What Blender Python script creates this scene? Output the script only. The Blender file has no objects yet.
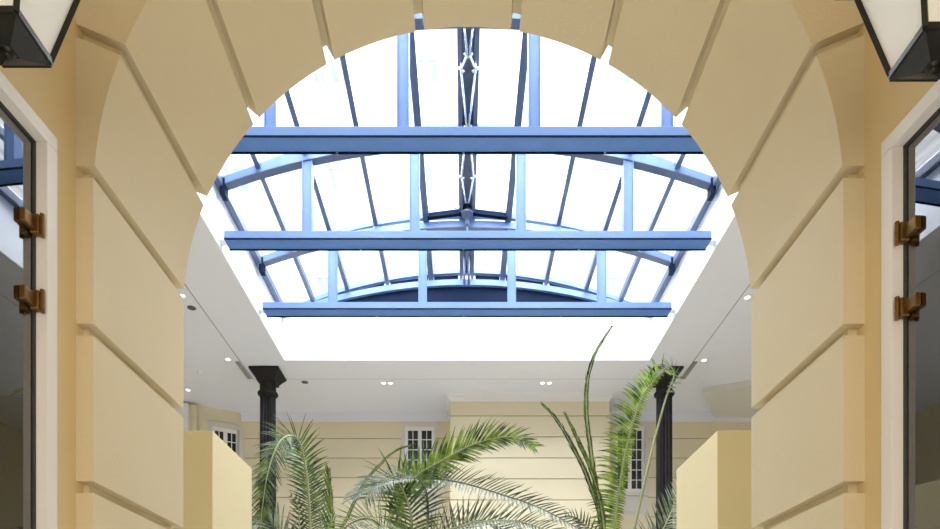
import bpy, math, random
from mathutils import Vector, Matrix
random.seed(7)
scene = bpy.context.scene
COL = scene.collection
PI = math.pi
EYE = 1.5            # camera height
F = 640.0            # focal length in pixels of the 940 px frame
PX, PY = 464.0, 673.0

def at(x, y, d):
    "point of the place seen at photo pixel x, y when it stands d metres deep"
    return Vector(((x-PX)/F*d, d, EYE+(PY-y)/F*d))

# ------------------------------------------------------------------ materials
def srgb(r, g, b):
    f = lambda c: (c/255/12.92) if c/255 <= .04045 else ((c/255+.055)/1.055)**2.4
    return (f(r), f(g), f(b), 1)

def mat(name, col, rough=.6, metal=0, noise=.06, nscale=3.0, bump=0, bscale=60, spec=.5, coat=0, emit=None, estr=0):
    m = bpy.data.materials.new(name); m.use_nodes = True
    nt = m.node_tree; b = nt.nodes['Principled BSDF']
    b.inputs['Roughness'].default_value = rough
    b.inputs['Metallic'].default_value = metal
    b.inputs['Specular IOR Level'].default_value = spec
    b.inputs['Coat Weight'].default_value = coat
    tc = nt.nodes.new('ShaderNodeTexCoord')
    n = nt.nodes.new('ShaderNodeTexNoise'); n.inputs['Scale'].default_value = nscale
    n.inputs['Detail'].default_value = 4
    nt.links.new(tc.outputs['Object'], n.inputs['Vector'])
    r = nt.nodes.new('ShaderNodeMix'); r.data_type = 'RGBA'
    r.inputs[6].default_value = tuple(c*(1-noise) for c in col[:3])+(1,)
    r.inputs[7].default_value = tuple(min(1, c*(1+noise)) for c in col[:3])+(1,)
    nt.links.new(n.outputs['Fac'], r.inputs[0])
    nt.links.new(r.outputs[2], b.inputs['Base Color'])
    if bump:
        n2 = nt.nodes.new('ShaderNodeTexNoise'); n2.inputs['Scale'].default_value = bscale
        nt.links.new(tc.outputs['Object'], n2.inputs['Vector'])
        bp = nt.nodes.new('ShaderNodeBump'); bp.inputs['Strength'].default_value = bump
        bp.inputs['Distance'].default_value = .01
        nt.links.new(n2.outputs['Fac'], bp.inputs['Height']); nt.links.new(bp.outputs[0], b.inputs['Normal'])
    if emit:
        b.inputs['Emission Color'].default_value = emit; b.inputs['Emission Strength'].default_value = estr
    return m

def glassmat(name, tint, refl, tr=None):
    m = bpy.data.materials.new(name); m.use_nodes = True
    nt = m.node_tree; nt.nodes.clear()
    out = nt.nodes.new('ShaderNodeOutputMaterial')
    t = nt.nodes.new('ShaderNodeBsdfTransparent'); t.inputs[0].default_value = tint
    g = nt.nodes.new('ShaderNodeBsdfGlossy'); g.inputs['Roughness'].default_value = .01
    fr = nt.nodes.new('ShaderNodeFresnel'); fr.inputs[0].default_value = 1.5
    mu = nt.nodes.new('ShaderNodeMath'); mu.operation = 'MULTIPLY'; mu.use_clamp = True
    mu.inputs[1].default_value = refl
    mx = nt.nodes.new('ShaderNodeMixShader')
    nt.links.new(fr.outputs[0], mu.inputs[0]); nt.links.new(mu.outputs[0], mx.inputs[0])
    nt.links.new(t.outputs[0], mx.inputs[1]); nt.links.new(g.outputs[0], mx.inputs[2])
    nt.links.new(mx.outputs[0], out.inputs[0])
    return m

def leafmat(name, c1, c2, trans=.35, rough=.38, scale=2.5):
    m = bpy.data.materials.new(name); m.use_nodes = True
    nt = m.node_tree; b = nt.nodes['Principled BSDF']; out = nt.nodes['Material Output']
    tc = nt.nodes.new('ShaderNodeTexCoord'); n = nt.nodes.new('ShaderNodeTexNoise')
    n.inputs['Scale'].default_value = scale; n.inputs['Detail'].default_value = 5
    nt.links.new(tc.outputs['Object'], n.inputs['Vector'])
    cr = nt.nodes.new('ShaderNodeValToRGB')
    cr.color_ramp.elements[0].position = .35; cr.color_ramp.elements[0].color = c1
    cr.color_ramp.elements[1].position = .65; cr.color_ramp.elements[1].color = c2
    nt.links.new(n.outputs['Fac'], cr.inputs[0]); nt.links.new(cr.outputs[0], b.inputs['Base Color'])
    b.inputs['Roughness'].default_value = rough
    tl = nt.nodes.new('ShaderNodeBsdfTranslucent'); nt.links.new(cr.outputs[0], tl.inputs[0])
    mx = nt.nodes.new('ShaderNodeMixShader'); mx.inputs[0].default_value = trans
    nt.links.new(b.outputs[0], mx.inputs[1]); nt.links.new(tl.outputs[0], mx.inputs[2])
    nt.links.new(mx.outputs[0], out.inputs[0])
    return m

M = dict(
    stucco=mat('stucco_beige', srgb(222, 208, 174), .75, noise=.03, nscale=1.5, bump=.12, bscale=90),
    passage=mat('passage_paint', srgb(232, 211, 164), .7, noise=.04, nscale=1.2, bump=.05, bscale=60),
    siding=mat('siding_beige', srgb(226, 214, 182), .7, noise=.02),
    joint=mat('joint_brown', srgb(165, 146, 112), .9),
    pier=mat('pier_paint', srgb(224, 208, 166), .7, noise=.02, nscale=1),
    ceil=mat('ceiling_paint', srgb(230, 231, 238), .6, noise=.015, nscale=.8),
    white=mat('white_paint', srgb(240, 238, 236), .45, noise=.01),
    upstand=mat('upstand_white', srgb(248, 250, 255), .5, noise=.01),
    trimgrey=mat('surround_grey', srgb(215, 210, 200), .6, noise=.02),
    blueu=mat('blue_steel_shaded_underside', srgb(92, 140, 216), .42, noise=.08, nscale=6, bump=.05),  # same steel paint, shaded tone of the undersides put into the colour
    blue=mat('blue_steel_paint', srgb(84, 114, 160), .55, noise=.08, nscale=6, bump=.05),
    blued=mat('backlit_blue_steel', srgb(78, 92, 116), .45, noise=.1, nscale=6),  # shade of the backlit glazing bars is put into this darker blue
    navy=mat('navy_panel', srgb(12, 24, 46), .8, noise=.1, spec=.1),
    silver=mat('silver_rod', srgb(225, 232, 240), .25, .6, noise=.04),
    iron=mat('black_cast_iron', srgb(30, 27, 26), .55, .0, spec=.25, noise=.2, nscale=12, bump=.15, bscale=40),
    lantern=mat('black_lantern_iron', srgb(44, 45, 42), .4, .5, noise=.15, nscale=14),
    opal=mat('opal_glass', srgb(236, 238, 236), .25, noise=.05, nscale=4, emit=srgb(240, 240, 235), estr=.12),
    brass=mat('aged_brass', srgb(128, 98, 54), .35, .8, noise=.25, nscale=25),
    dark=mat('dark_room_paint', srgb(118, 134, 132), .8, noise=.1, nscale=1),
    darkstrip=mat('dark_strip', srgb(105, 115, 112), .6),
    gasket=mat('gasket', srgb(52, 56, 55), .5),
    pane=mat('window_pane_dark', srgb(46, 48, 48), .12, noise=.3, nscale=2),
    slot=mat('slot_and_shadow_grey', srgb(150, 146, 142), .6),
    vent=mat('vent_dark', srgb(90, 86, 84), .6),
    lampglow=mat('downlight_glow', srgb(255, 250, 240), .3, emit=(1, .97, .9, 1), estr=6),
    floor=mat('stone_floor', srgb(236, 235, 236), .4, noise=.05, nscale=2),
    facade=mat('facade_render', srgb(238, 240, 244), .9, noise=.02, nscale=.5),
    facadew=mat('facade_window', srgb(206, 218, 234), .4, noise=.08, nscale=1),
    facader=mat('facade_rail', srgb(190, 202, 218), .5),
    trunk=mat('palm_trunk', srgb(105, 82, 58), .9, noise=.35, nscale=9, bump=.7, bscale=20),
    pot=mat('terracotta_planter', srgb(120, 84, 62), .75, noise=.12, nscale=6),
    soil=mat('soil', srgb(60, 45, 34), 1, noise=.3, nscale=20, bump=.6),
    leaf=leafmat('palm_leaf', srgb(30, 54, 24), srgb(112, 138, 66), scale=9),
    leafb=leafmat('palm_leaf_bright', srgb(38, 72, 20), srgb(148, 176, 72), .45, scale=11),
    leafs=leafmat('palm_leaf_silver', srgb(58, 80, 54), srgb(160, 172, 148), .2, .5, scale=9),
    leafd=leafmat('palm_leaf_dark', srgb(26, 44, 28), srgb(84, 106, 66), .2, .33, scale=9),
    rachis=mat('palm_rachis', srgb(160, 166, 122), .45, noise=.2, nscale=5),
    rachisd=mat('palm_rachis_dark', srgb(84, 84, 58), .5, noise=.2, nscale=5),
    skyglass=glassmat('roof_glass', (.97, .985, 1, 1), .7),
    doorglass=glassmat('door_glass', (.62, .7, .68, 1), 4),
)

def streaks(m):
    nt = m.node_tree; t = [n for n in nt.nodes if n.type == 'BSDF_TRANSPARENT'][0]
    tc = nt.nodes.new('ShaderNodeTexCoord'); mp = nt.nodes.new('ShaderNodeMapping'); mp.inputs['Scale'].default_value = (9, .6, 1)
    n = nt.nodes.new('ShaderNodeTexNoise'); n.inputs['Scale'].default_value = 1.6; n.inputs['Detail'].default_value = 6
    cr = nt.nodes.new('ShaderNodeValToRGB'); cr.color_ramp.elements[0].position = .36; cr.color_ramp.elements[0].color = (.66, .72, .8, 1)
    cr.color_ramp.elements[1].position = .56; cr.color_ramp.elements[1].color = (.98, .99, 1, 1)
    nt.links.new(tc.outputs['Object'], mp.inputs[0]); nt.links.new(mp.outputs[0], n.inputs['Vector'])
    nt.links.new(n.outputs['Fac'], cr.inputs[0]); nt.links.new(cr.outputs[0], t.inputs[0])
streaks(M['skyglass'])

# ------------------------------------------------------------------ mesh helpers
class MB:
    def __init__(s): s.v = []; s.f = []
    def add(s, vs, fs):
        o = len(s.v); s.v += [tuple(p) for p in vs]; s.f += [tuple(i+o for i in f) for f in fs]; return s
    def box(s, x0, x1, y0, y1, z0, z1, M4=None):
        vs = [Vector((x, y, z)) for x in (x0, x1) for y in (y0, y1) for z in (z0, z1)]
        if M4: vs = [M4 @ p for p in vs]
        return s.add(vs, [(0, 1, 3, 2), (4, 6, 7, 5), (0, 4, 5, 1), (2, 3, 7, 6), (0, 2, 6, 4), (1, 5, 7, 3)])
    def prism_xz(s, poly, y0, y1):
        "counter-clockwise polygon in x,z extruded along y"
        n = len(poly)
        vs = [(x, y0, z) for x, z in poly]+[(x, y1, z) for x, z in poly]
        fs = [tuple(range(n)), tuple(range(2*n-1, n-1, -1))]
        fs += [(i, i+n, (i+1) % n+n, (i+1) % n) for i in range(n)]
        return s.add(vs, fs)
    def prism_xy(s, poly, z0, z1):
        n = len(poly)
        vs = [(x, y, z0) for x, y in poly]+[(x, y, z1) for x, y in poly]
        fs = [tuple(range(n-1, -1, -1)), tuple(range(n, 2*n))]
        fs += [(i, (i+1) % n, (i+1) % n+n, i+n) for i in range(n)]
        return s.add(vs, fs)
    def tube(s, pts, rad, n=8):
        pts = [Vector(p) for p in pts]; m = len(pts)
        if not hasattr(rad, '__len__'): rad = [rad]*m
        t0 = (pts[1]-pts[0]).normalized()
        a = t0.orthogonal().normalized(); vs = []
        for i, p in enumerate(pts):
            t = (pts[min(i+1, m-1)]-pts[max(i-1, 0)]).normalized()
            a = (a-t*a.dot(t)).normalized(); b = t.cross(a)
            for k in range(n):
                w = 2*PI*k/n; vs.append(p+(a*math.cos(w)+b*math.sin(w))*rad[i])
        fs = [(i*n+k, i*n+(k+1) % n, (i+1)*n+(k+1) % n, (i+1)*n+k) for i in range(m-1) for k in range(n)]
        fs += [tuple(range(n-1, -1, -1)), tuple(range((m-1)*n, m*n))]
        return s.add(vs, fs)
    def bar(s, p, q, w, h, up=(0, 0, 1)):
        "square bar from p to q, w wide, h high"
        p, q = Vector(p), Vector(q); t = (q-p).normalized(); up = Vector(up)
        a = t.cross(up).normalized(); b = a.cross(t).normalized()
        vs = [c+a*(i*w/2)+b*(j*h/2) for c in (p, q) for i, j in ((-1, -1), (1, -1), (1, 1), (-1, 1))]
        return s.add(vs, [(3, 2, 1, 0), (4, 5, 6, 7), (0, 1, 5, 4), (1, 2, 6, 5), (2, 3, 7, 6), (3, 0, 4, 7)])
    def lathe(s, c, prof, n=24, sq=False):
        "profile of (radius, z) turned about a vertical axis; sq gives a square section"
        vs = []; fs = []; m = len(prof)
        if sq: n = 4
        for r, z in prof:
            for k in range(n):
                w = 2*PI*k/n+(PI/4 if sq else 0); q = r*(math.sqrt(2) if sq else 1)
                vs.append((c[0]+q*math.cos(w), c[1]+q*math.sin(w), c[2]+z))
        for i in range(m-1):
            for k in range(n): fs.append((i*n+k, i*n+(k+1) % n, (i+1)*n+(k+1) % n, (i+1)*n+k))
        fs += [tuple(range(n-1, -1, -1)), tuple(range((m-1)*n, m*n))]
        return s.add(vs, fs)
    def build(s, name, m, parent=None, smooth=False, bevel=0):
        me = bpy.data.meshes.new(name); me.from_pydata(s.v, [], s.f); me.validate(); me.update()
        me.materials.append(M[m] if isinstance(m, str) else m)
        if smooth:
            for p in me.polygons: p.use_smooth = True
        o = bpy.data.objects.new(name, me); COL.objects.link(o)
        if parent:
            o.parent = parent; o.matrix_parent_inverse = Matrix.Translation(-parent.location) if not parent.parent else Matrix()
            if parent.type == 'MESH': o.matrix_parent_inverse = Matrix()
        if bevel:
            b = o.modifiers.new('bevel', 'BEVEL'); b.width = bevel; b.segments = 2; b.limit_method = 'ANGLE'
        return o

def tag(o, label=None, cat=None, group=None, kind=None):
    if label: o['label'] = label
    if cat: o['category'] = cat
    if group: o['group'] = group
    if kind: o['kind'] = kind
    return o
def empty(name, loc): 
    o = bpy.data.objects.new(name, None); COL.objects.link(o); o.location = loc; o.empty_display_size = .1; return o
def struct(o): o['kind'] = 'structure'; return o
def copy_tree(o, parent=None):
    c = o.copy(); COL.objects.link(c)
    if parent: c.parent = parent
    for ch in list(o.children): copy_tree(ch, c)
    return c

# ================================================================== near wall with the rusticated arch
AX, AR, AZ = .018, 1.5, EYE+1.912      # arch axis, radius, springing height
YF, YB = 2.56, 3.38                    # front and back of the arch
G = .045                               # depth of the joints
GW = .024                              # half width of the joints
CZ = EYE+5.12                          # atrium ceiling
X0, X1, ZT = -1.552, 1.604, EYE+3.85   # passage walls at the arch and passage ceiling
JZ = [EYE+z for z in (2.004, 1.374, .744, .114, -.516, -1.146)]

aw = MB()
r = AR+G
aw.prism_xz([(-6.6, 0), (AX-r, 0), (AX-r, CZ+.2), (-6.6, CZ+.2)], YF+G, YB-G)
aw.prism_xz([(AX+r, 0), (6.6, 0), (6.6, CZ+.2), (AX+r, CZ+.2)], YF+G, YB-G)
N = 72
for i in range(N):
    a, b = PI*i/N, PI*(i+1)/N
    xa, za, xb, zb = AX+r*math.cos(a), AZ+r*math.sin(a), AX+r*math.cos(b), AZ+r*math.sin(b)
    aw.prism_xz([(xb, zb), (xa, za), (xa, CZ+.2), (xb, CZ+.2)], YF+G, YB-G)
for sx in (-1, 1):                     # jamb courses
    zs = [0]+[z for z in sorted(JZ)]
    for i in range(len(zs)-1):
        z0 = zs[i]+(GW if i else 0); z1 = zs[i+1]-GW
        if sx < 0: aw.prism_xz([(X0, z0), (AX-AR, z0), (AX-AR, z1), (X0, z1)], YF, YB)
        else: aw.prism_xz([(AX+AR, z0), (X1, z0), (X1, z1), (AX+AR, z1)], YF, YB)
JA = [3.6+19.2*i for i in range(10)]; JA[-1] = 176.4
def ray_rect(px, pz, dx, dz):
    best = 1e9
    if dx > 1e-9: best = min(best, (X1-px)/dx)
    if dx < -1e-9: best = min(best, (X0-px)/dx)
    if dz > 1e-9: best = min(best, (ZT-pz)/dz)
    return (px+dx*best, pz+dz*best)
for i in range(9):                     # voussoirs
    a0, a1 = math.radians(JA[i]), math.radians(JA[i+1])
    d = math.asin(GW/AR)
    arc = [(AX+AR*math.cos(a), AZ+AR*math.sin(a)) for a in [a0+d+(a1-a0-2*d)*k/10 for k in range(11)]]
    o0 = ray_rect(*arc[0], math.cos(a0), math.sin(a0)); o1 = ray_rect(*arc[-1], math.cos(a1), math.sin(a1))
    if i == 0: o0 = (X1, arc[0][1])
    if i == 8: o1 = (X0, arc[-1][1])
    outer = [o0]
    if abs(o0[0]-X1) < 1e-6 and abs(o1[1]-ZT) < 1e-6: outer.append((X1, ZT))
    outer.append(o1)
    if abs(o1[0]-X0) < 1e-6 and abs(o0[1]-ZT) < 1e-6: outer.insert(1, (X0, ZT))
    for k in range(10):                # split so every face is simple
        pass
    aw.prism_xz(list(reversed(arc))+outer, YF, YB)
struct(aw.build('wall_near', 'stucco'))

# short impost pieces between the last jamb joint and the springing are part of the first voussoirs
# ================================================================== passage side walls with glazed doors
def passage(side):
    # wall line: x grows away from the arch corner toward the camera
    k = -.06 if side < 0 else .09
    xc = X0 if side < 0 else X1
    yfo = 2.438 if side < 0 else 2.458          # far edge of the door frame
    Yn = -1.5
    def L(y, off=0): return (xc+k*(YF-y)*1.0+side*off, y)
    nm = 'left' if side < 0 else 'right'
    zt = EYE+2.034
    w = MB()
    T = .35
    def seg(ya, yb, z0, z1, o0=0, o1=T, mb=w):
        p = [L(ya, o0), L(yb, o0), L(yb, o1), L(ya, o1)]
        if side < 0: p = p[::-1]
        mb.prism_xy(p, z0, z1)
    ynr = 1.35                                   # near edge of the frame
    seg(YF+G, yfo, 0, ZT); seg(yfo, ynr, zt, ZT); seg(ynr, Yn, 0, ZT)
    struct(w.build('wall_'+nm, 'passage'))
    # frame
    d = empty('door_'+('1' if side < 0 else '2'), (L(yfo)[0], yfo, 0)); struct(d)
    fw = .056
    fr = MB()
    seg(yfo, yfo-fw, 0, zt-fw, -.012, .12, fr); seg(ynr+fw, ynr, 0, zt-fw, -.012, .12, fr)
    seg(yfo, ynr, zt-fw, zt, -.012, .12, fr)
    fr.build('door_frame', 'white', d, bevel=.003)
    # gasket strip and narrow fixed post inside the frame
    g = MB(); seg(yfo-fw, yfo-fw-.012, 0, zt-fw, .03, .05, g); seg(yfo-fw, ynr+fw, zt-fw-.012, zt-fw, .03, .05, g)
    g.build('gasket', 'gasket', d)
    gl = MB(); seg(yfo-fw-.012, ynr+fw, .01, zt-fw-.012, .036, .042, gl)
    gl.build('glass_pane', 'doorglass', d)
    # two brass patch fittings: block on the frame, plate on the glass
    for Z in ((1.655, 1.375) if side < 0 else (1.64, 1.36)):
        c = MB()
        seg(yfo-fw-.001, yfo-fw-.03, EYE+Z-.035, EYE+Z+.035, .0, .034, c)
        h = c.build('hinge', 'brass', d, bevel=.004)
        c = MB()
        seg(yfo-fw-.022, yfo-fw-.078, EYE+Z-.024, EYE+Z+.024, .014, .0355, c)
        c.build('hinge_plate', 'brass', h, bevel=.003)
        c = MB(); p = L(yfo-fw-.015, -.004)
        c.tube([(p[0], p[1], EYE+Z-.042), (p[0], p[1], EYE+Z+.042)], .008, 10)
        c.build('hinge_pin', 'brass', h)
    # the dim room behind the glass
    rm = MB()
    seg(2.75, ynr-.4, 0, zt+.2, 1.5, 1.55, rm); seg(2.55, 2.56, 0, zt+.2, T, 1.55, rm); seg(ynr-.4, ynr-.5, 0, zt+.2, T, 1.55, rm)
    seg(2.55, ynr-.5, zt+.2, zt+.25, T, 1.55, rm)
    rm.build('back_room', 'dark', d)
    ps = MB(); seg(2.32, 2.20, 0, zt-.08, .13, .2, ps); ps.build('inner_post', 'darkstrip', d)
    return L
LL = passage(-1); LR = passage(1)
struct(MB().box(-2.0, 2.2, -1.5, YF+G, ZT, ZT+.1).build('ceiling_passage', 'ceil'))
struct(MB().box(-2.4, 2.6, -1.6, -1.5, 0, ZT+.1).build('wall_sky_block', 'passage'))  # unseen wall added to keep sky light out of the passage
# ================================================================== floor and atrium shell
struct(MB().box(-8, 8, -1.5, 13.6, -.1, 0).build('floor', 'floor'))
XC = .045
SK0, SK1, SW = 4.72, 10.43, 2.974       # skylight opening: near, far, half width
c = MB(); top = CZ+.35
bz = EYE+5.10
BW, BY1 = 3.70, 11.1
# lowered band around the opening
c.box(XC-BW, XC-SW, YB-G, BY1, bz, top); c.box(XC+SW, XC+BW, YB-G, BY1, bz, top)
c.box(XC-SW, XC+SW, YB-G, SK0, bz, top); c.box(XC-SW, XC+SW, SK1, BY1, bz, top)
# surrounding ceiling a little higher
cz = EYE+5.135
c.box(-7.5, XC-BW, YB-G, 13.4, cz, top); c.box(XC+BW, 7.5, YB-G, 13.4, cz, top); c.box(XC-BW, XC+BW, BY1, 13.4, cz, top)
struct(c.build('ceiling', 'ceil'))
# upstand of the skylight: stepped white lining
ez = EYE+5.78
u = MB()
for s in (-1, 1):
    a, b = sorted((XC+s*SW, XC+s*(SW+.2)))
    u.box(a, b, SK0-.2, SK1+.2, top, ez-.25)
    a, b = sorted((XC+s*(SW+.035), XC+s*(SW+.2)))
    u.box(a, b, SK0-.2, SK1+.2, ez-.25, ez+.12)
    a, b = sorted((XC+s*SW, XC+s*(SW+.004)))
u.box(XC-SW-.15, XC+SW+.15, SK1, SK1+.2, top, ez+.1)
u.box(XC-SW, XC+SW, SK0-.2, SK0, top, ez+.9)
# bright lining down inside the ceiling thickness
for s in (-1, 1):
    a, b = sorted((XC+s*(SW-.006), XC+s*(SW+.002)))
    u.box(a, b, SK0, SK1, bz-.004, top)
u.box(XC-SW, XC+SW, SK1-.006, SK1+.002, bz-.004, top)
struct(u.build('trim_1', 'upstand'))

def sidingwall(mb, jb, x0, x1, y, zj, ztop, T=.14):
    zs = [0]+sorted(zj)+[ztop]
    for i in range(len(zs)-1):
        mb.box(x0, x1, y, y+T, zs[i]+(.008 if i else 0), zs[i+1]-(.008 if i < len(zs)-2 else 0))
    jb.box(x0+.01, x1-.01, y+.02, y+T-.01, 0, ztop)
YW, YBAY = 12.65, 11.8
w = MB(); j = MB()
zj = [EYE+4.635-.387*k for k in range(-0, 15)]
# far wall, left and right of the window recesses
wx = [(-.875, .30), (3.28, .30)]
xs = [-4.42, -.875-.36, -.875+.36, 3.28-.36, 3.28+.36, 7.3]
ztf = cz
for a, b in ((0, 1), (2, 3), (4, 5)): sidingwall(w, j, xs[a], xs[b], YW, zj, ztf)
for a, b in ((1, 2), (3, 4)):
    w.box(xs[a], xs[b], YW, YW+.14, 0, EYE+3.14)
    w.box(xs[a], xs[b], YW, YW+.14, EYE+4.98, ztf)
wb = struct(w.build('wall_back', 'siding')); j.build('joint', 'joint', wb)
# projecting bay
w = MB(); j = MB()
zj = [EYE+4.74-.387*k for k in range(16)]
bx0, bx1 = -.26, 2.68
sidingwall(w, j, bx0, bx1, YBAY, zj, cz)
w.box(bx0, bx0+.12, YBAY+.14, YW, 0, cz); w.box(bx1-.12, bx1, YBAY+.14, YW, 0, cz)
wb = struct(w.build('wall_bay', 'siding')); j.build('joint', 'joint', wb)
# cornices
def cornice(mb, x0, x1, y, z, h=.13, d=.12, ends=True):
    mb.prism_xz([(x0, z-h), (x1, z-h), (x1, z-h+.03), (x0, z-h+.03)], y-.02, y)
    n = 6; prev = None
    for i in range(n+1):
        t = i/n; dd = .02+d*(1-math.cos(t*PI/2)); zz = z-h+.03+(h-.03)*math.sin(t*PI/2)
        if prev: mb.box(x0-(dd if ends else 0), x1+(dd if ends else 0), y-dd, y, prev[1], zz)
        prev = (dd, zz)
m = MB(); cornice(m, bx0, bx1, YBAY, cz, .13, .06)
m.box(bx0-.07, bx0, YBAY, YW, cz-.06, cz); m.box(bx1, bx1+.07, YBAY, YW, cz-.06, cz)
struct(m.build('trim_2', 'white'))
m = MB(); cornice(m, -4.4, bx0, YW, cz, .17, .05, False); cornice(m, bx1, 7.3, YW, cz, .17, .05, False)
struct(m.build('trim_3', 'ceil'))
# side walls of the atrium with white pilasters, and the angled wall at the back left
w = MB(); w.box(-7.5, -7.3, YB, 13.4, 0, cz); w.box(-7.3, -4.2, 13.3, 13.4, 0, cz); w.box(-5.55, -5.08, 12.15, 12.4, 0, cz-.05); struct(w.build('wall_west', 'siding'))
w = MB(); w.box(7.3, 7.5, YB, 13.4, 0, cz); struct(w.build('wall_east', 'siding'))
m = MB(); m.box(-5.5, -5.2, 12.05, 12.15, 0, cz-.05); struct(m.build('trim_4', 'white'))
# lower soffit at the back right
m = MB(); m.prism_xy([(4.95, 12.64), (4.3, 11.5), (7.3, 10.3), (7.3, 12.64)], cz-.10, cz); struct(m.build('ceiling_side', 'trimgrey'))
m = MB()  # grey strip put in for the shadow line along the lowered band
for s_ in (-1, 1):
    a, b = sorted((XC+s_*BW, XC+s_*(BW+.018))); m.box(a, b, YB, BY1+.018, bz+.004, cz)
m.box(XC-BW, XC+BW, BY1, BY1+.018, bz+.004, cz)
struct(m.build('shadow_line_strip', 'slot'))

ANG = math.atan2(.27, .5)
MA = Matrix.Translation((-4.34, YW+.02, 0)) @ Matrix.Rotation(ANG, 4, 'Z')
w = MB()
w.box(-.14, 0, 0, .14, 0, cz, MA); w.box(-1.9, -.68, 0, .14, 0, cz, MA)
w.box(-.68, -.14, 0, .14, 0, EYE+3.5, MA); w.box(-.68, -.14, 0, .14, EYE+4.80, cz, MA)
struct(w.build('wall_angled', 'siding'))

def window(n, M4, hw, z0, z1, panel=True, cols=2, rows=6):
    "casement window seen from the hall, centred on local x = 0, wall face at local y = 0"
    o = M4.to_translation(); e = empty('window_%d' % n, (o.x, o.y, z0)); struct(e)
    s = MB()
    s.box(-hw-.10, -hw-.03, -.03, .1, z0-.05, z1+.05, M4); s.box(hw+.03, hw+.10, -.03, .1, z0-.05, z1+.05, M4)
    s.box(-hw-.10, hw+.10, -.03, .1, z1+.05, z1+.14, M4); s.box(-hw-.10, hw+.10, -.045, .1, z0-.12, z0-.05, M4)
    if panel: s.box(-hw-.099, hw+.099, -.01, .1, z0-.5, z0-.12, M4); s.box(-hw, hw, -.025, -.01, z0-.44, z0-.18, M4)
    s.build('window_surround', 'trimgrey', e)
    f = MB()
    f.box(-hw-.03, -hw, .0, .09, z0-.05, z1+.05, M4); f.box(hw, hw+.03, .0, .09, z0-.05, z1+.05, M4)
    f.box(-hw, hw, .0, .09, z1, z1+.05, M4); f.box(-hw, hw, .0, .09, z0-.05, z0, M4)
    f.box(-.013, .013, .012, .07, z0, z1, M4)
    f.build('window_frame', 'white', e)
    for s_ in (-1, 1):
        l = MB(); a, b = (-hw, -.012) if s_ < 0 else (.012, hw)
        l.box(a, a+.025, .01, .05, z0, z1, M4); l.box(b-.025, b, .01, .05, z0, z1, M4)
        l.box(a+.025, b-.025, .01, .05, z1-.02, z1, M4); l.box(a+.025, b-.025, .01, .05, z0, z0+.025, M4)
        for c_ in range(1, cols):
            x = a+.025+(b-a-.05)*c_/cols; l.box(x-.007, x+.007, .015, .045, z0, z1, M4)
        for r_ in range(1, rows):
            z = z0+(z1-z0)*r_/rows; l.box(a+.02, b-.02, .015, .045, z-.007, z+.007, M4)
        lf = l.build('casement', 'white', e)
        g = MB(); g.box(a+.02, b-.02, .03, .036, z0+.01, z1-.01, M4); 
        p = g.build('pane', 'pane', lf)
for i, (x, h) in enumerate(wx):
    window(i+1, Matrix.Translation((x, YW, 0)), .26, EYE+3.62, EYE+4.82)
window(3, MA @ Matrix.Translation((-.36, 0, 0)), .22, EYE+3.55, EYE+4.73, False)
for s, n in ((-1, 'left'), (1, 'right')):          # low blank piers flanking the way in
    xi = (-1.965 if s < 0 else 1.98); a, b = sorted((xi, s*3.5))
    struct(MB().box(a, b, 5.0, 5.93 if s < 0 else 5.97, 0, EYE+1.895).build('wall_pier_'+n, 'pier', bevel=.006))

# ================================================================== roof trusses
SZ = 6.37; SR = 8.7        # lower chord crown and radius
GZ = 6.63; GR = 6.9        # glazing arc
zl = lambda x: EYE+SZ-(SR-math.sqrt(SR*SR-x*x))
zg = lambda x: EYE+GZ-(GR-math.sqrt(GR*GR-x*x))
MX = [.585, 1.30, 1.94, 2.50, 2.965]
def arcbar(mb, zf, y, w, h, x0=-2.965, x1=2.965, n=28, dz=0):
    vs = []; fs = []
    for i in range(n+1):
        x = x0+(x1-x0)*i/n; z = zf(x)+dz
        vs += [(XC+x, y-w/2, z), (XC+x, y+w/2, z), (XC+x, y+w/2, z+h), (XC+x, y-w/2, z+h)]
    for i in range(n):
        for k in range(4): fs.append((i*4+k, i*4+4+k, i*4+4+(k+1) % 4, i*4+(k+1) % 4))
    fs += [(0, 1, 2, 3), (n*4+3, n*4+2, n*4+1, n*4)]
    return mb.add(vs, fs)
TY = [4.80, 6.24, 7.69, 9.15]
tl = ['blue steel roof truss nearest the stone arch, hidden above its crown', 'blue steel roof truss highest in view, tie beam just under the arch crown',
      'blue steel roof truss in the middle of the skylight, longest beam in view', 'blue steel roof truss farthest from the arch, above the white upstand']
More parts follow.
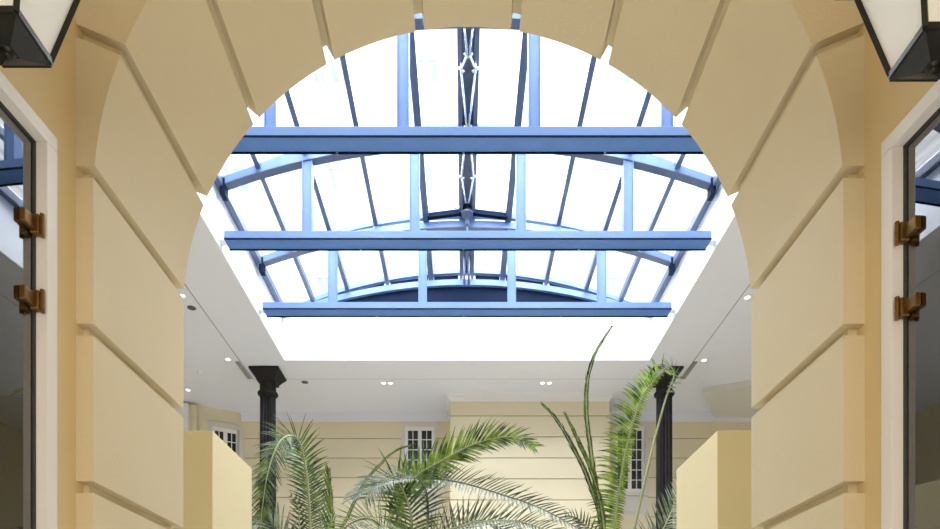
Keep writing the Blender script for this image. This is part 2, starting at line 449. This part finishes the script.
for i, y in enumerate(TY):
    e = empty('roof_truss', (XC, y, EYE+5.15)); tag(e, tl[i], 'roof truss', 'blue trusses across the skylight')
    z0 = EYE+5.15
    tb = MB(); tb.box(XC-2.895, XC+2.895, y-.094, y+.094, z0+.012, z0+.1)
    t = tb.build('tie_beam', 'blue', e, bevel=.003)
    for s in (-1, 1):
        sb = MB(); a, b = sorted((XC+s*2.895, XC+s*2.974)); sb.box(a, b, y-.05, y+.06, z0+.02, z0+.08); sb.build('bearing', 'upstand', t)
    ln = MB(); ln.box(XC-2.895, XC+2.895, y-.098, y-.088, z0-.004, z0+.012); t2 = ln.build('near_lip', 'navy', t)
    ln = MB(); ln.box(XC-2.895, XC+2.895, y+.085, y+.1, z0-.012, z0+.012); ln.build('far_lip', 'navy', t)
    fl = MB(); fl.box(XC-2.895, XC+2.895, y-.088, y+.085, z0, z0+.012)
    fl.build('flange', 'blueu', t)
    cb = MB(); arcbar(cb, zl, y, .10, .085, dz=-.02)
    ln = MB(); arcbar(ln, zl, y, .11, .012, dz=-.032); ln.build('chord_flange', 'blued', e)
    cb.build('lower_chord', 'blue', e)
    ub = MB(); arcbar(ub, zg, y, .06, .06, dz=-.12)
    ub.build('upper_chord', 'blue', e)
    for x in (-1.92, -.636, .636, 1.92):
        pm = MB(); pm.box(XC+x-.05, XC+x+.05, y-.04, y+.04, z0+.1, zl(x)-.03)
        pm.box(XC+x-.058, XC+x-.05, y-.055, y+.055, z0+.1, zl(x)-.03); pm.box(XC+x+.05, XC+x+.058, y-.055, y+.055, z0+.1, zl(x)-.03)
        pm.build('post', 'blue', e)
    for x in [s*q for q in MX[:4] for s in (-1, 1)]:
        pm = MB(); pm.box(XC+x-.03, XC+x+.03, y-.03, y+.03, zl(x)+.065, zg(x)-.115); pm.build('cleat', 'silver', e)
    for s in (-1, 1):
        pm = MB(); pm.box(XC+s*2.93-.03, XC+s*2.93+.03, y-.06, y+.06, zl(2.95)-.14, zg(2.95)-.06); pm.build('end_plate', 'navy', e)
    for x in (-1.3, -.05, 1.35):
        pm = MB(); pm.tube([(XC+x, y+.09, z0), (XC+x, y+.09, z0-.012)], .012, 8); pm.build('bolt', 'silver', e)

# ================================================================== skylight glazing
sk = empty('window_4', (XC, (SK0+SK1)/2, EYE+5.8)); struct(sk)
def arcx(): return [-2.965, -2.5, -1.94, -1.30, -.585, -.09, .09, .585, 1.30, 1.94, 2.5, 2.965]
ax = arcx()
ys = [SK0-.1]+TY[1:]+[SK1+.15]
for k in range(len(ys)-1):
    for i in range(len(ax)-1):
        if i == 5: continue
        g = MB(); n = 4; x0, x1 = ax[i], ax[i+1]; vs = []; fs = []
        for q in range(n+1):
            x = x0+(x1-x0)*q/n; z = zg(x)-.05
            vs += [(XC+x, ys[k], z), (XC+x, ys[k+1], z)]
        fs = [(q*2, q*2+1, q*2+3, q*2+2) for q in range(n)]
        g.add(vs, fs); g.build('glass_pane', 'skyglass', sk, smooth=True)
for x in ax:
    w_, h_ = (.06, .09)
    if abs(abs(x)-.585) < .01: w_, h_ = .085, .13
    if abs(x) < .1: w_, h_ = .05, .10
    if abs(x) > 2.9: w_, h_ = .08, .10
    g = MB(); g.bar((XC+x, SK0-.1, zg(x)-.05-h_/2), (XC+x, SK1+.1, zg(x)-.05-h_/2), w_, h_)
    g.build('glazing_bar', 'blued', sk)
    g = MB(); g.bar((XC+x, SK0-.1, zg(x)-.04), (XC+x, SK1+.1, zg(x)-.04), w_*.6, .02); g.build('bar_cap', 'silver', sk)
g = MB(); g.box(XC-.10, XC+.10, SK0-.1, SK1+.1, zg(0)-.045, zg(0)-.03); g.build('ridge_cap', 'blued', sk)
# far end: dark fixed light under the last arc, sitting on the white upstand
g = MB(); arcbar(g, zl, SK1+.02, .10, .09, dz=-.06); g.build('end_chord', 'blue', sk)
g = MB(); arcbar(g, zg, SK1+.02, .08, .06, dz=-.12); g.build('end_arc', 'blue', sk)
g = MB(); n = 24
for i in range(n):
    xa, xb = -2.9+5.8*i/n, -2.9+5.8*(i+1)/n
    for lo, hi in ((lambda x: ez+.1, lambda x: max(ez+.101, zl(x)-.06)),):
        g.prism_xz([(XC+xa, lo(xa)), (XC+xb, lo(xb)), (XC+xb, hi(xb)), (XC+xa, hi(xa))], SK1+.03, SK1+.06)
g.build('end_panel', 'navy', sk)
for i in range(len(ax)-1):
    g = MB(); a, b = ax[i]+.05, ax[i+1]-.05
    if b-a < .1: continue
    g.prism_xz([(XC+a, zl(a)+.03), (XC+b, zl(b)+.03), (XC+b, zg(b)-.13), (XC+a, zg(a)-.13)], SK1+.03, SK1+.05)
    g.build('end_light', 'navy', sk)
g = MB(); g.box(XC-2.97, XC+2.97, SK1-.005, SK1+.2, ez+.1, ez+.115)
g.build('end_sill', 'upstand', sk)

# roof vent gear along the ridge: zigzag rods and a drive unit
op = empty('window_opener', (XC, TY[2], zg(0)-.3)); tag(op, 'silver scissor rods and drive unit hanging along the skylight ridge', 'window opener')
zr = zg(0)-.24
nodes = [(5.1, .01), (5.9, .085), (6.62, .012), (6.78, .075), (7.5, .012), (8.25, .075), (8.7, .02)]
for s in (-1, 1):
    for i in range(len(nodes)-1):
        (ya, xa), (yb, xb) = nodes[i], nodes[i+1]
        g = MB(); g.tube([(XC+s*xa, ya, zr), (XC+s*xb, yb, zr)], .011, 8); g.build('rod', 'silver', op, smooth=True)
for (y_, x_) in nodes[1:-1]:
    for s in (-1, 1):
        g = MB(); g.tube([(XC+s*x_, y_, zr-.02), (XC+s*x_, y_, zr+.16)], .008, 8); g.tube([(XC+s*(x_+.028), y_-.02, zr), (XC+s*max(0, x_-.028), y_+.02, zr)], .013, 8)
        g.build('joint_pin', 'silver', op, smooth=True)
yh = TY[3]-.12
g = MB(); g.lathe((XC, yh, EYE+6.47), [(.02, -.17), (.035, -.14), (.03, -.05), (.075, -.03), (.085, 0), (.075, .03), (.06, .04), (.062, .1), (.05, .13)], 16)
g.build('drive_unit', 'blued', op, smooth=True)
g = MB(); g.lathe((XC, yh, EYE+6.47), [(.088, .0), (.09, .012), (.088, .025)], 16); 
g.build('ring', 'silver', op, smooth=True)
for q in ([(XC, yh, EYE+6.33), (XC, yh+.1, EYE+5.9)], [(XC-.04, 9.9, EYE+6.45), (XC-.04, 9.9, EYE+6.0)], [(XC+.03, 9.9, EYE+6.45), (XC+.03, 9.9, EYE+6.0)]):
    MB().tube(q, .018, 8).build('drop_rod', 'blued', op, smooth=True)
for s in (-1, 1):
    g = MB(); g.bar((XC+s*.08, yh, EYE+6.50), (XC+s*.56, yh, EYE+6.44), .06, .06); g.build('cross_arm', 'navy', op)
    g = MB(); g.bar((XC+s*.08, yh-.04, EYE+6.55), (XC+s*.56, yh-.04, EYE+6.49), .02, .02); g.build('cross_rod', 'silver', op)

# ================================================================== cast iron columns
def column(x, label):
    y = 10.87
    e = empty('cast_iron_column', (x, y, 0)); tag(e, label, 'column', 'black cast iron columns')
    zt = bz-.002
    g = MB()
    g.lathe((x, y, zt), [(.25, 0), (.25, -.035), (.235, -.045), (.21, -.075), (.175, -.12), (.15, -.16), (.15, -.19)][::-1], sq=True)
    g.build('capital', 'iron', e, bevel=.006)
    g = MB(); g.lathe((x, y, zt), [(.13, -.44), (.135, -.42), (.135, -.19), (.14, -.18)], 24); g.build('neck', 'iron', e, smooth=True)
    g = MB(); g.lathe((x, y, zt), [(.14, -.40), (.165, -.385), (.172, -.365), (.165, -.345), (.14, -.33)], 24); g.build('ring', 'iron', e, smooth=True)
    n = 96; vs = []; fs = []
    for zz, sc in ((.5, 1.12), (zt-.43, 1)):
        for k in range(n):
            w_ = 2*PI*k/n; r_ = (.13-.02*abs(math.sin(w_*8)))*sc; vs.append((x+r_*math.cos(w_), y+r_*math.sin(w_), zz))
    fs = [(k, (k+1) % n, n+(k+1) % n, n+k) for k in range(n)]
    g = MB(); g.add(vs, fs); g.build('shaft', 'iron', e)
    g = MB(); g.lathe((x, y, 0), [(.24, 0), (.24, .12), (.2, .16), (.19, .3), (.2, .42), (.16, .46), (.15, .51)], 24); g.build('base', 'iron', e, smooth=True)
column(-3.33, 'black fluted cast iron column at left behind the drooping palm frond')
column(3.40, 'black fluted cast iron column at right, a palm frond crossing its capital')

# ================================================================== ceiling fittings
def downlight(p, z, label, group, twin=False):
    e = empty('downlight', (p[0], p[1], z)); tag(e, label, 'downlight', group)
    for dx in ((-.06, .06) if twin else (0,)):
        g = MB(); n = 20; vs = []
        for r_, dz in ((.035, 0), (.055, 0), (.055, -.008), (.035, -.008)):
            for k in range(n): vs.append((p[0]+dx+r_*math.cos(2*PI*k/n), p[1]+r_*math.sin(2*PI*k/n), z+dz))
        fs = [(q*n+k, q*n+(k+1) % n, ((q+1) % 4)*n+(k+1) % n, ((q+1) % 4)*n+k) for q in range(4) for k in range(n)]
        g.add(vs, fs); g.build('bezel', 'white', e)
        g = MB(); g.lathe((p[0]+dx, p[1], z), [(.034, -.006), (.034, -.001)], 16); g.build('lamp', 'lampglow', e)
gname = 'recessed downlights in the ceiling'
downlight((-3.86, 10.47), cz, 'recessed downlight beside the capital of the left column', gname)
downlight((-3.83, 8.70), cz, 'recessed downlight at the left edge of the arch opening', gname)
downlight((3.94, 10.5), cz, 'recessed downlight beside the capital of the right column', gname)
downlight((3.87, 8.74), cz, 'recessed downlight at the right edge of the arch opening', gname)
downlight((-1.36, 11.32), cz, 'twin recessed downlight over the left back window', gname, True)
downlight((1.45, 11.32), cz, 'twin recessed downlight over the projecting bay wall', gname, True)
downlight((-5.0, 11.6), cz, 'recessed downlight above the white pilaster at far left', gname)
downlight((-4.87, 12.55), cz, 'recessed downlight above the angled window at far left', gname)
for p, lab in (((-3.83, 9.0), 'small dark round vent beside the downlight at the arch edge'), ((-2.81, 11.3), 'small dark round vent right of the left column capital')):
    tag(MB().lathe((p[0], p[1], cz), [(.03, -.008), (.06, -.004), (.06, 0)], 20).build('ceiling_vent', 'vent'), lab, 'vent')
for p, lab in (((-4.6, 9.6), 'small pale ceiling detector left of the skylight, near the arch'), ((-4.5, 10.9), 'small pale ceiling detector above the angled window'),
               ((4.6, 9.7), 'small pale ceiling detector right of the skylight')):
    tag(MB().lathe((p[0], p[1], cz), [(.03, -.03), (.05, -.012), (.055, 0)], 20).build('smoke_detector', 'ceil'), lab, 'detector')
for x, lab in ((-3.72, 'dark narrow slot diffuser left of the left column capital'), (3.80, 'dark narrow slot diffuser right of the right column capital')):
    e = tag(MB().box(x-.03-(.02 if x < 0 else -.02), x+.03-(.02 if x < 0 else -.02), 10.55, 11.15, cz-.016, cz-.0).build('slot_diffuser', 'slot'), lab, 'vent')

# ================================================================== lanterns on the passage walls
def lantern(xi, yn, side, label):
    "xi: inner edge of the bottom rim, yn: its near edge"
    s = .145; h0 = s/2; cx = xi+side*h0; cy = yn+h0; zb = EYE+(1.808 if side < 0 else 1.79); H = .34; k = .21; h1 = h0+k*H
    e = empty('wall_lantern', (cx, cy, zb)); tag(e, label, 'lantern', 'black iron wall lanterns')
    def sqv(h, z): return [Vector((cx-h, cy-h, z)), Vector((cx+h, cy-h, z)), Vector((cx+h, cy+h, z)), Vector((cx-h, cy+h, z))]
    b, t = sqv(h0, zb), sqv(h1, zb+H)
    g = MB()
    for i in range(4):
        g.bar(b[i], t[i], .014, .014, (cx-b[i].x, cy-b[i].y, 0)); g.bar(b[i], b[(i+1) % 4], .016, .018); g.bar(t[i], t[(i+1) % 4], .016, .018)
    g.build('cage', 'lantern', e)
    for i in range(4):
        j = (i+1) % 4; c_ = Vector((cx, cy, 0))
        q = [b[i], b[j], t[j], t[i]]
        q = [Vector((cx+(p.x-cx)*.97, cy+(p.y-cy)*.97, p.z)) for p in q]
        g = MB(); g.add(q, [(0, 1, 2, 3)]); g.build('opal_pane', 'opal', e)
    g = MB(); g.lathe((cx, cy, zb), [(.006, -.06), (.012, -.055), (.012, -.048), (.008, -.044), (.02, -.040), (.02, -.036)], 16)
    g.build('finial', 'lantern', e, smooth=True)
    g = MB(); g.lathe((cx, cy, zb), [(.02, -.04), (h0*.55, -.03), (h0*.95, -.012), (h0+.004, -.006), (h0+.004, 0)], sq=True); g.build('bottom_plate', 'lantern', e)
    g = MB(); g.lathe((cx, cy, zb+H), [(h1+.035, 0), (h1+.04, .012), (h1+.02, .02), (h1*.6, .09), (.05, .13), (.045, .17), (.02, .19)], sq=True); g.build('roof', 'lantern', e)
    g = MB(); g.lathe((cx, cy, zb+H), [(.03, .18), (.04, .2), (.02, .23), (.012, .27)], 14); g.build('top_finial', 'lantern', e, smooth=True)
    # scroll bracket to the wall
    wxp = (LL if side < 0 else LR)(cy)[0]
    g = MB(); pts = []
    for q in range(13):
        tt = q/12; pts.append((cx+(wxp-cx)*tt, cy, zb+H+.24+.10*math.sin(tt*PI)))
    g.tube(pts, .011, 8); g.tube([(cx, cy, zb+H+.18), (cx, cy, zb+H+.25)], .008, 8)
    g.build('bracket', 'lantern', e, smooth=True)
    g = MB(); a, b_ = sorted((wxp-side*.018, wxp-side*.001)); g.box(a, b_, cy-.05, cy+.05, zb+H+.1, zb+H+.36); g.build('wall_plate', 'lantern', e, bevel=.006)
lantern(-1.225, 1.75, -1, 'black iron lantern with opal glass at upper left, above the left glass door')
lantern(1.28, 1.775, 1, 'black iron lantern with opal glass at upper right, above the right glass door')

# ================================================================== building seen through the skylight
bd = empty('apartment_building', (0, 22, 0)); tag(bd, 'pale rendered building seen washed out through the skylight glass', 'building')
MB().box(-14, 14, 22, 22.4, 0, 27).build('wall', 'facade', bd)
for Z in (21.3, 17.6, 13.9):
    for X in (-7.9, -4.6, -1.35, 5.2, 8.5):
        z = EYE+Z
        g = MB(); g.box(X-.48, X+.48, 21.93, 22, z-.95, z-.85); g.box(X-.5, X-.4, 21.95, 22, z-.9, z+.9); g.box(X+.4, X+.5, 21.95, 22, z-.9, z+.9); g.box(X-.5, X+.5, 21.93, 22, z+.85, z+.97)
        f = g.build('window', 'facade', bd)
        g = MB(); g.box(X-.38, X+.38, 21.97, 21.99, z-.85, z+.85); g.build('pane', 'facadew', f)
        g = MB()
        for q in range(9): g.bar((X-.44+q*.11, 21.75, z-.9), (X-.44+q*.11, 21.75, z-.5), .02, .02, (0, 1, 0))
        g.box(X-.5, X+.5, 21.73, 21.77, z-.5, z-.46); g.box(X-.5, X+.5, 21.72, 22, z-.97, z-.9)
        g.build('balcony_rail', 'facader', bd)
for Z in (19.4, 15.8, 12.2):
    g = MB(); g.box(-14, 14, 21.9, 22, EYE+Z, EYE+Z+.15); g.build('string_course', 'facade', bd)

# ================================================================== palms
def cr(pts, t):
    n = len(pts)-1; f = min(t*n, n-1e-6); i = int(f); u_ = f-i
    p0, p1, p2, p3 = pts[max(i-1, 0)], pts[i], pts[i+1], pts[min(i+2, n)]
    return .5*((2*p1)+(p2-p0)*u_+(2*p0-5*p1+4*p2-p3)*u_*u_+(3*p1-p0-3*p2+p3)*u_**3)
def frond(parent, px, L=(.38, .38), n=46, ang=(62, 28), start=.3, leaf='leaf', rach='rachis', face=(0, -1, .35), lift=.25, droop=.12,
          width=.022, r0=.014, lens=None, jit=.1, label=None):
    pts = [at(*p) for p in px]
    m = 40; path = [cr(pts, i/m) for i in range(m+1)]
    g = MB(); g.tube(path, [r0*(1-.85*i/m)+.0015 for i in range(m+1)], 7)
    # arc-length parameter
    acc = [0]
    for i in range(m): acc.append(acc[-1]+(path[i+1]-path[i]).length)
    def pt(t):
        d_ = t*acc[-1]
        for i in range(m):
            if acc[i+1] >= d_: 
                q = (d_-acc[i])/max(1e-9, acc[i+1]-acc[i]); return path[i].lerp(path[i+1], q), (path[i+1]-path[i]).normalized()
        return path[-1], (path[-1]-path[-2]).normalized()
    fr_ = MB(); face = Vector(face).normalized()
    for k in range(n):
        t = start+(1-start)*(k+.5)/n; u_ = (t-start)/(1-start)
        p, T = pt(t); nrm = (face-T*face.dot(T)).normalized(); S = T.cross(nrm)
        env = (math.sin(min(1, u_*3.0+.25)*PI/2))*(1-.62*max(0, (u_-.45)/.55)**1.6)
        if lens: env *= lens(u_)
        a = math.radians(ang[0]+(ang[1]-ang[0])*u_)
        for s, LL_ in ((-1, L[0]), (1, L[1])):
            if LL_ <= 0: continue
            ln = LL_*env*random.uniform(1-jit, 1+jit*.5); aa = a+random.uniform(-jit, jit)*.9
            d_ = (T*math.cos(aa)+S*s*math.sin(aa)+nrm*(lift+random.uniform(-jit, jit)*1.5)).normalized()
            W = width*(.75+.25*env); q0 = p.copy(); segs = 5; vs = []; dirv = d_.copy(); cur = q0
            side = d_.cross(nrm).normalized()
            for e_ in range(segs+1):
                v = e_/segs; w_ = W*min(1, .5+v*3)*(1-v**2.2)/2+.0006
                f_ = (nrm*.35)*w_
                vs += [cur-side*w_+f_, cur, cur+side*w_+f_]
                dirv = (dirv+Vector((0, 0, -droop*(.3+v)))).normalized(); cur = cur+dirv*ln/segs
            fs = []
            for e_ in range(segs):
                o = e_*3; fs += [(o, o+1, o+4, o+3), (o+1, o+2, o+5, o+4)]
            fr_.add(vs, fs)
    f = fr_.build('frond', leaf, parent)
    if label: f['label'] = label
    g.build('rachis', rach, f, smooth=True)
    return f
def palm(cx, cy, d, label, zc=None):
    "crown at photo point cx, cy and depth d; planter and trunk stand below it"
    c_ = at(cx, cy, d)
    pl = empty('planter', (c_.x, c_.y, 0))
    tag(pl, label[1], 'planter', 'round planters under the palms')
    g = MB(); g.lathe((c_.x, c_.y, 0), [(.26, 0), (.3, .05), (.37, .5), (.4, .56), (.4, .615), (.36, .615), (.35, .56)], 32); g.build('pot', 'pot', pl, smooth=True)
    MB().lathe((c_.x, c_.y, 0), [(.35, .5), (.35, .62)], 32).build('soil', 'soil', pl)
    e = empty('palm', (c_.x, c_.y, .625)); tag(e, label[0], 'palm')
    g = MB(); pr = []
    k = 0; z = .625
    while z < c_.z-.15:
        pr += [(.10+.03*(k % 2)+.04*max(0, (1.1-z)), z)]; z += .05; k += 1
    pr += [(.1, c_.z-.1), (.03, c_.z+.08)]
    g.lathe((c_.x, c_.y, 0), pr, 14); g.build('trunk', 'trunk', e)
    return e

# left palm ----------------------------------------------------------
D = 6.9
P = palm(312, 640, D, ('tall palm at left with a frond drooping before the black column', 'round planter of the left palm'))
frond(P, [(312, 640, D), (311, 560, D), (309, 500, D), (305, 463, D-.05), (297, 438, D-.15), (281, 440, D-.35), (269, 468, D-.5), (262, 510, D-.55), (258, 560, D-.55)],
      L=(.28, .28), n=100, start=.27, ang=(62, 35), width=.016, leaf='leaf', rach='rachis', face=(.25, -1, .1), lift=.12, droop=.10, jit=.13)
frond(P, [(314, 640, D), (322, 570, D+.2), (318, 500, D+.3), (300, 460, D+.5), (285, 443, D+.8), (270, 450, D+1.1), (258, 485, D+1.3)],
      L=(.26, .24), n=60, start=.3, leaf='leafs', face=(.1, -1, .3), lift=.3, droop=.2)
frond(P, [(312, 640, D), (326, 580, D), (331, 540, D-.1), (331, 500, D-.2), (329, 470, D-.3)], L=(.30, .12), n=26, start=.3, ang=(35, 12), leaf='leaf', lift=.1, droop=.0)
frond(P, [(312, 640, D), (300, 580, D-.2), (284, 540, D-.5), (264, 520, D-.5), (252, 530, D-.6)], L=(.34, .34), n=36, start=.3, leaf='leafs', rach='rachisd', face=(0, -1, .6), lift=.3)
frond(P, [(312, 640, D), (303, 570, D-.1), (300, 530, D-.2), (298, 505, D-.3), (290, 495, D-.4)], L=(.2, .2), n=20, start=.3, leaf='leafd', lift=.3)
# young spear frond, still folded
frond(P, [(312, 640, D), (328, 560, D), (346, 520, D), (362, 488, D), (378, 467, D), (395, 452, D-.05), (412, 445, D-.1)],
      L=(.17, .17), n=44, start=.38, ang=(7, 5), leaf='leaf', lift=.02, droop=.01, width=.014, r0=.012, jit=.03, label='narrow young frond still folded')
# centre palm --------------------------------------------------------
D = 5.9
P = palm(398, 640, D, ('spreading palm in the middle with bright green arching frond', 'round planter of the middle palm'))
frond(P, [(398, 640, D), (388, 570, D), (392, 515, D), (412, 480, D-.05), (440, 462, D-.1), (475, 444, D-.15), (510, 437, D-.2), (534, 447, D-.25)],
      L=(.29, .27), n=70, start=.42, ang=(60, 30), leaf='leafb', rach='rachis', face=(.1, -1, .25), lift=.15, droop=.06, width=.020, jit=.14, label='bright green arching frond')
frond(P, [(398, 640, D), (392, 560, D+.3), (402, 500, D+.3), (424, 480, D+.2), (458, 482, D), (500, 494, D-.3), (540, 508, D-.5), (585, 532, D-.7)],
      L=(.24, .20), n=52, start=.4, ang=(66, 36), leaf='leafd', rach='rachisd', face=(0, -1, .5), lift=.25, droop=.03, width=.02)
frond(P, [(398, 640, D), (420, 570, D), (428, 510, D-.1), (420, 481, D-.3), (395, 480, D-.5), (370, 488, D-.7), (352, 500, D-.9)],
      L=(.10, .30), n=40, start=.45, ang=(60, 30), leaf='leafs', rach='rachisd', face=(0, -1, .8), lift=.1, droop=.15, width=.02)
frond(P, [(398, 640, D), (400, 580, D), (390, 540, D-.2), (372, 520, D-.5), (350, 524, D-.8), (330, 545, D-1)],
      L=(.42, .3), n=40, start=.25, ang=(72, 40), leaf='leafb', rach='rachisd', face=(0, -1, .3), lift=.2, droop=.0, width=.022)
frond(P, [(398, 640, D), (404, 580, D-.2), (430, 540, D-.5), (470, 524, D-.7), (515, 521, D-.9), (560, 535, D-1.1)],
      L=(.26, .24), n=56, start=.25, ang=(74, 40), leaf='leafs', rach='rachis', face=(0, -1, .6), lift=.3, droop=.03, width=.018)
frond(P, [(398, 640, D), (402, 580, D), (412, 530, D-.1), (405, 495, D-.2), (390, 478, D-.3), (365, 500, D-.6)],
      L=(.34, .34), n=38, start=.35, ang=(70, 35), leaf='leaf', face=(0, -1, .2), lift=.15, droop=.1)
frond(P, [(398, 640, D), (410, 590, D-.3), (415, 550, D-.6), (395, 527, D-.9), (365, 530, D-1.2)],
      L=(.3, .3), n=34, start=.3, ang=(75, 35), leaf='leafs', face=(0, -1, .5), lift=.3, droop=.0, width=.018)
frond(P, [(398, 640, D), (430, 580, D+.2), (450, 540, D+.3), (480, 520, D+.4), (520, 540, D+.4)],
      L=(.36, .3), n=36, start=.2, ang=(70, 35), leaf='leafd', face=(0, -1, .4), lift=.3, droop=.0)
# right palm ---------------------------------------------------------
D = 6.7
P = palm(612, 650, D, ('tall palm at right with upright spears reaching over the skylight edge', 'round planter of the right palm'))
frond(P, [(612, 650, D), (604, 560, D), (599, 510, D), (592, 460, D), (587, 420, D), (587, 385, D), (595, 355, D), (611, 328, D)],
      L=(.2, .2), n=50, start=.3, ang=(8, 8), leaf='leaf', lift=.02, droop=0, width=.02, jit=.04, r0=.018, label='tall folded spear frond')
frond(P, [(612, 650, D), (606, 570, D), (600, 520, D), (588, 480, D), (574, 450, D), (558, 422, D), (544, 406, D)],
      L=(.2, .2), n=48, start=.35, ang=(8, 8), leaf='leafd', lift=.03, droop=.01, width=.018, jit=.04, r0=.014, label='folded spear frond leaning left')
frond(P, [(612, 650, D), (608, 575, D-.1), (603, 520, D-.1), (594, 480, D-.1), (580, 445, D-.1), (566, 416, D-.1)],
      L=(.2, .2), n=30, start=.4, ang=(8, 8), leaf='leaf', lift=.03, droop=.01, width=.02, jit=.04)
frond(P, [(612, 650, D), (613, 570, D), (615, 520, D), (622, 470, D), (632, 425, D), (644, 395, D), (656, 378, D-.1), (665, 371, D-.2), (671, 375, D-.3)],
      L=(.36, .10), n=96, start=.26, ang=(92, 62), leaf='leafb', rach='rachis', face=(.35, -1, .2), lift=.1, droop=.17, width=.022, label='broad green frond with leaflets hanging to the left')
frond(P, [(612, 650, D), (622, 590, D+.1), (634, 530, D+.2), (645, 480, D+.2), (657, 430, D+.2), (667, 395, D+.15), (674, 375, D), (668, 366, D-.2), (655, 378, D-.4)],
      L=(.06, .13), n=18, start=.78, ang=(70, 40), leaf='leafs', rach='rachis', face=(.2, -1, .2), lift=.1, droop=.2, r0=.018)
frond(P, [(612, 650, D), (630, 590, D+.1), (655, 545, D+.2), (672, 510, D+.4), (682, 480, D+.6)],
      L=(.36, .36), n=38, start=.2, ang=(70, 30), leaf='leafs', face=(0, -1, .4), lift=.25, droop=.05)
frond(P, [(612, 650, D), (622, 600, D), (642, 560, D-.1), (660, 545, D-.2), (676, 556, D-.2)],
      L=(.34, .34), n=30, start=.2, ang=(75, 40), leaf='leafd', face=(0, -1, .4), lift=.3, droop=.0)
frond(P, [(612, 650, D), (606, 590, D+.2), (596, 545, D+.2), (580, 520, D+.2), (565, 515, D+.1)],
      L=(.2, .2), n=30, start=.3, ang=(75, 35), leaf='leafd', face=(0, -1, .4), lift=.3, droop=.0)

# ================================================================== light
w = bpy.data.worlds.new('sky'); scene.world = w; w.use_nodes = True
nt = w.node_tree; bg = nt.nodes['Background']
tc = nt.nodes.new('ShaderNodeTexCoord'); nz = nt.nodes.new('ShaderNodeTexNoise'); nz.inputs['Scale'].default_value = 2
nt.links.new(tc.outputs['Generated'], nz.inputs['Vector'])
cr_ = nt.nodes.new('ShaderNodeValToRGB'); cr_.color_ramp.elements[0].color = (.80, .90, 1, 1); cr_.color_ramp.elements[1].color = (1, 1, 1, 1)
cr_.color_ramp.elements[0].position = .3; cr_.color_ramp.elements[1].position = .7
nt.links.new(nz.outputs['Fac'], cr_.inputs[0]); nt.links.new(cr_.outputs[0], bg.inputs['Color'])
bg.inputs['Strength'].default_value = 2.8

def area(name, loc, rot, sx, sy, power, col=(1, 1, 1)):
    l = bpy.data.lights.new(name, 'AREA'); l.shape = 'RECTANGLE'; l.size = sx; l.size_y = sy; l.energy = power; l.color = col
    o = bpy.data.objects.new(name, l); COL.objects.link(o); o.location = loc; o.rotation_euler = rot; return o
# added fill lamp behind the camera, brightens the passage
area('passage_fill_light', (0, -1.3, 2.4), (math.radians(90), 0, 0), 2.6, 3.0, 58, (1, .93, .80))
# skylight daylight
area('skylight_light', (XC, 7.6, EYE+7.6), (0, 0, 0), 5.6, 5.4, 1750, (.95, .98, 1))

cam = bpy.data.cameras.new('camera'); co = bpy.data.objects.new('camera', cam); COL.objects.link(co)
co.location = (0, 0, EYE); co.rotation_euler = (PI/2, 0, 0)
cam.sensor_width = 36; cam.lens = F/940*36; cam.shift_x = (470-PX)/940; cam.shift_y = (PY-264.5)/940
cam.clip_start = .05; cam.clip_end = 200
scene.camera = co
scene.view_settings.view_transform = 'Standard'
scene.view_settings.look = 'None'
scene.view_settings.exposure = 0
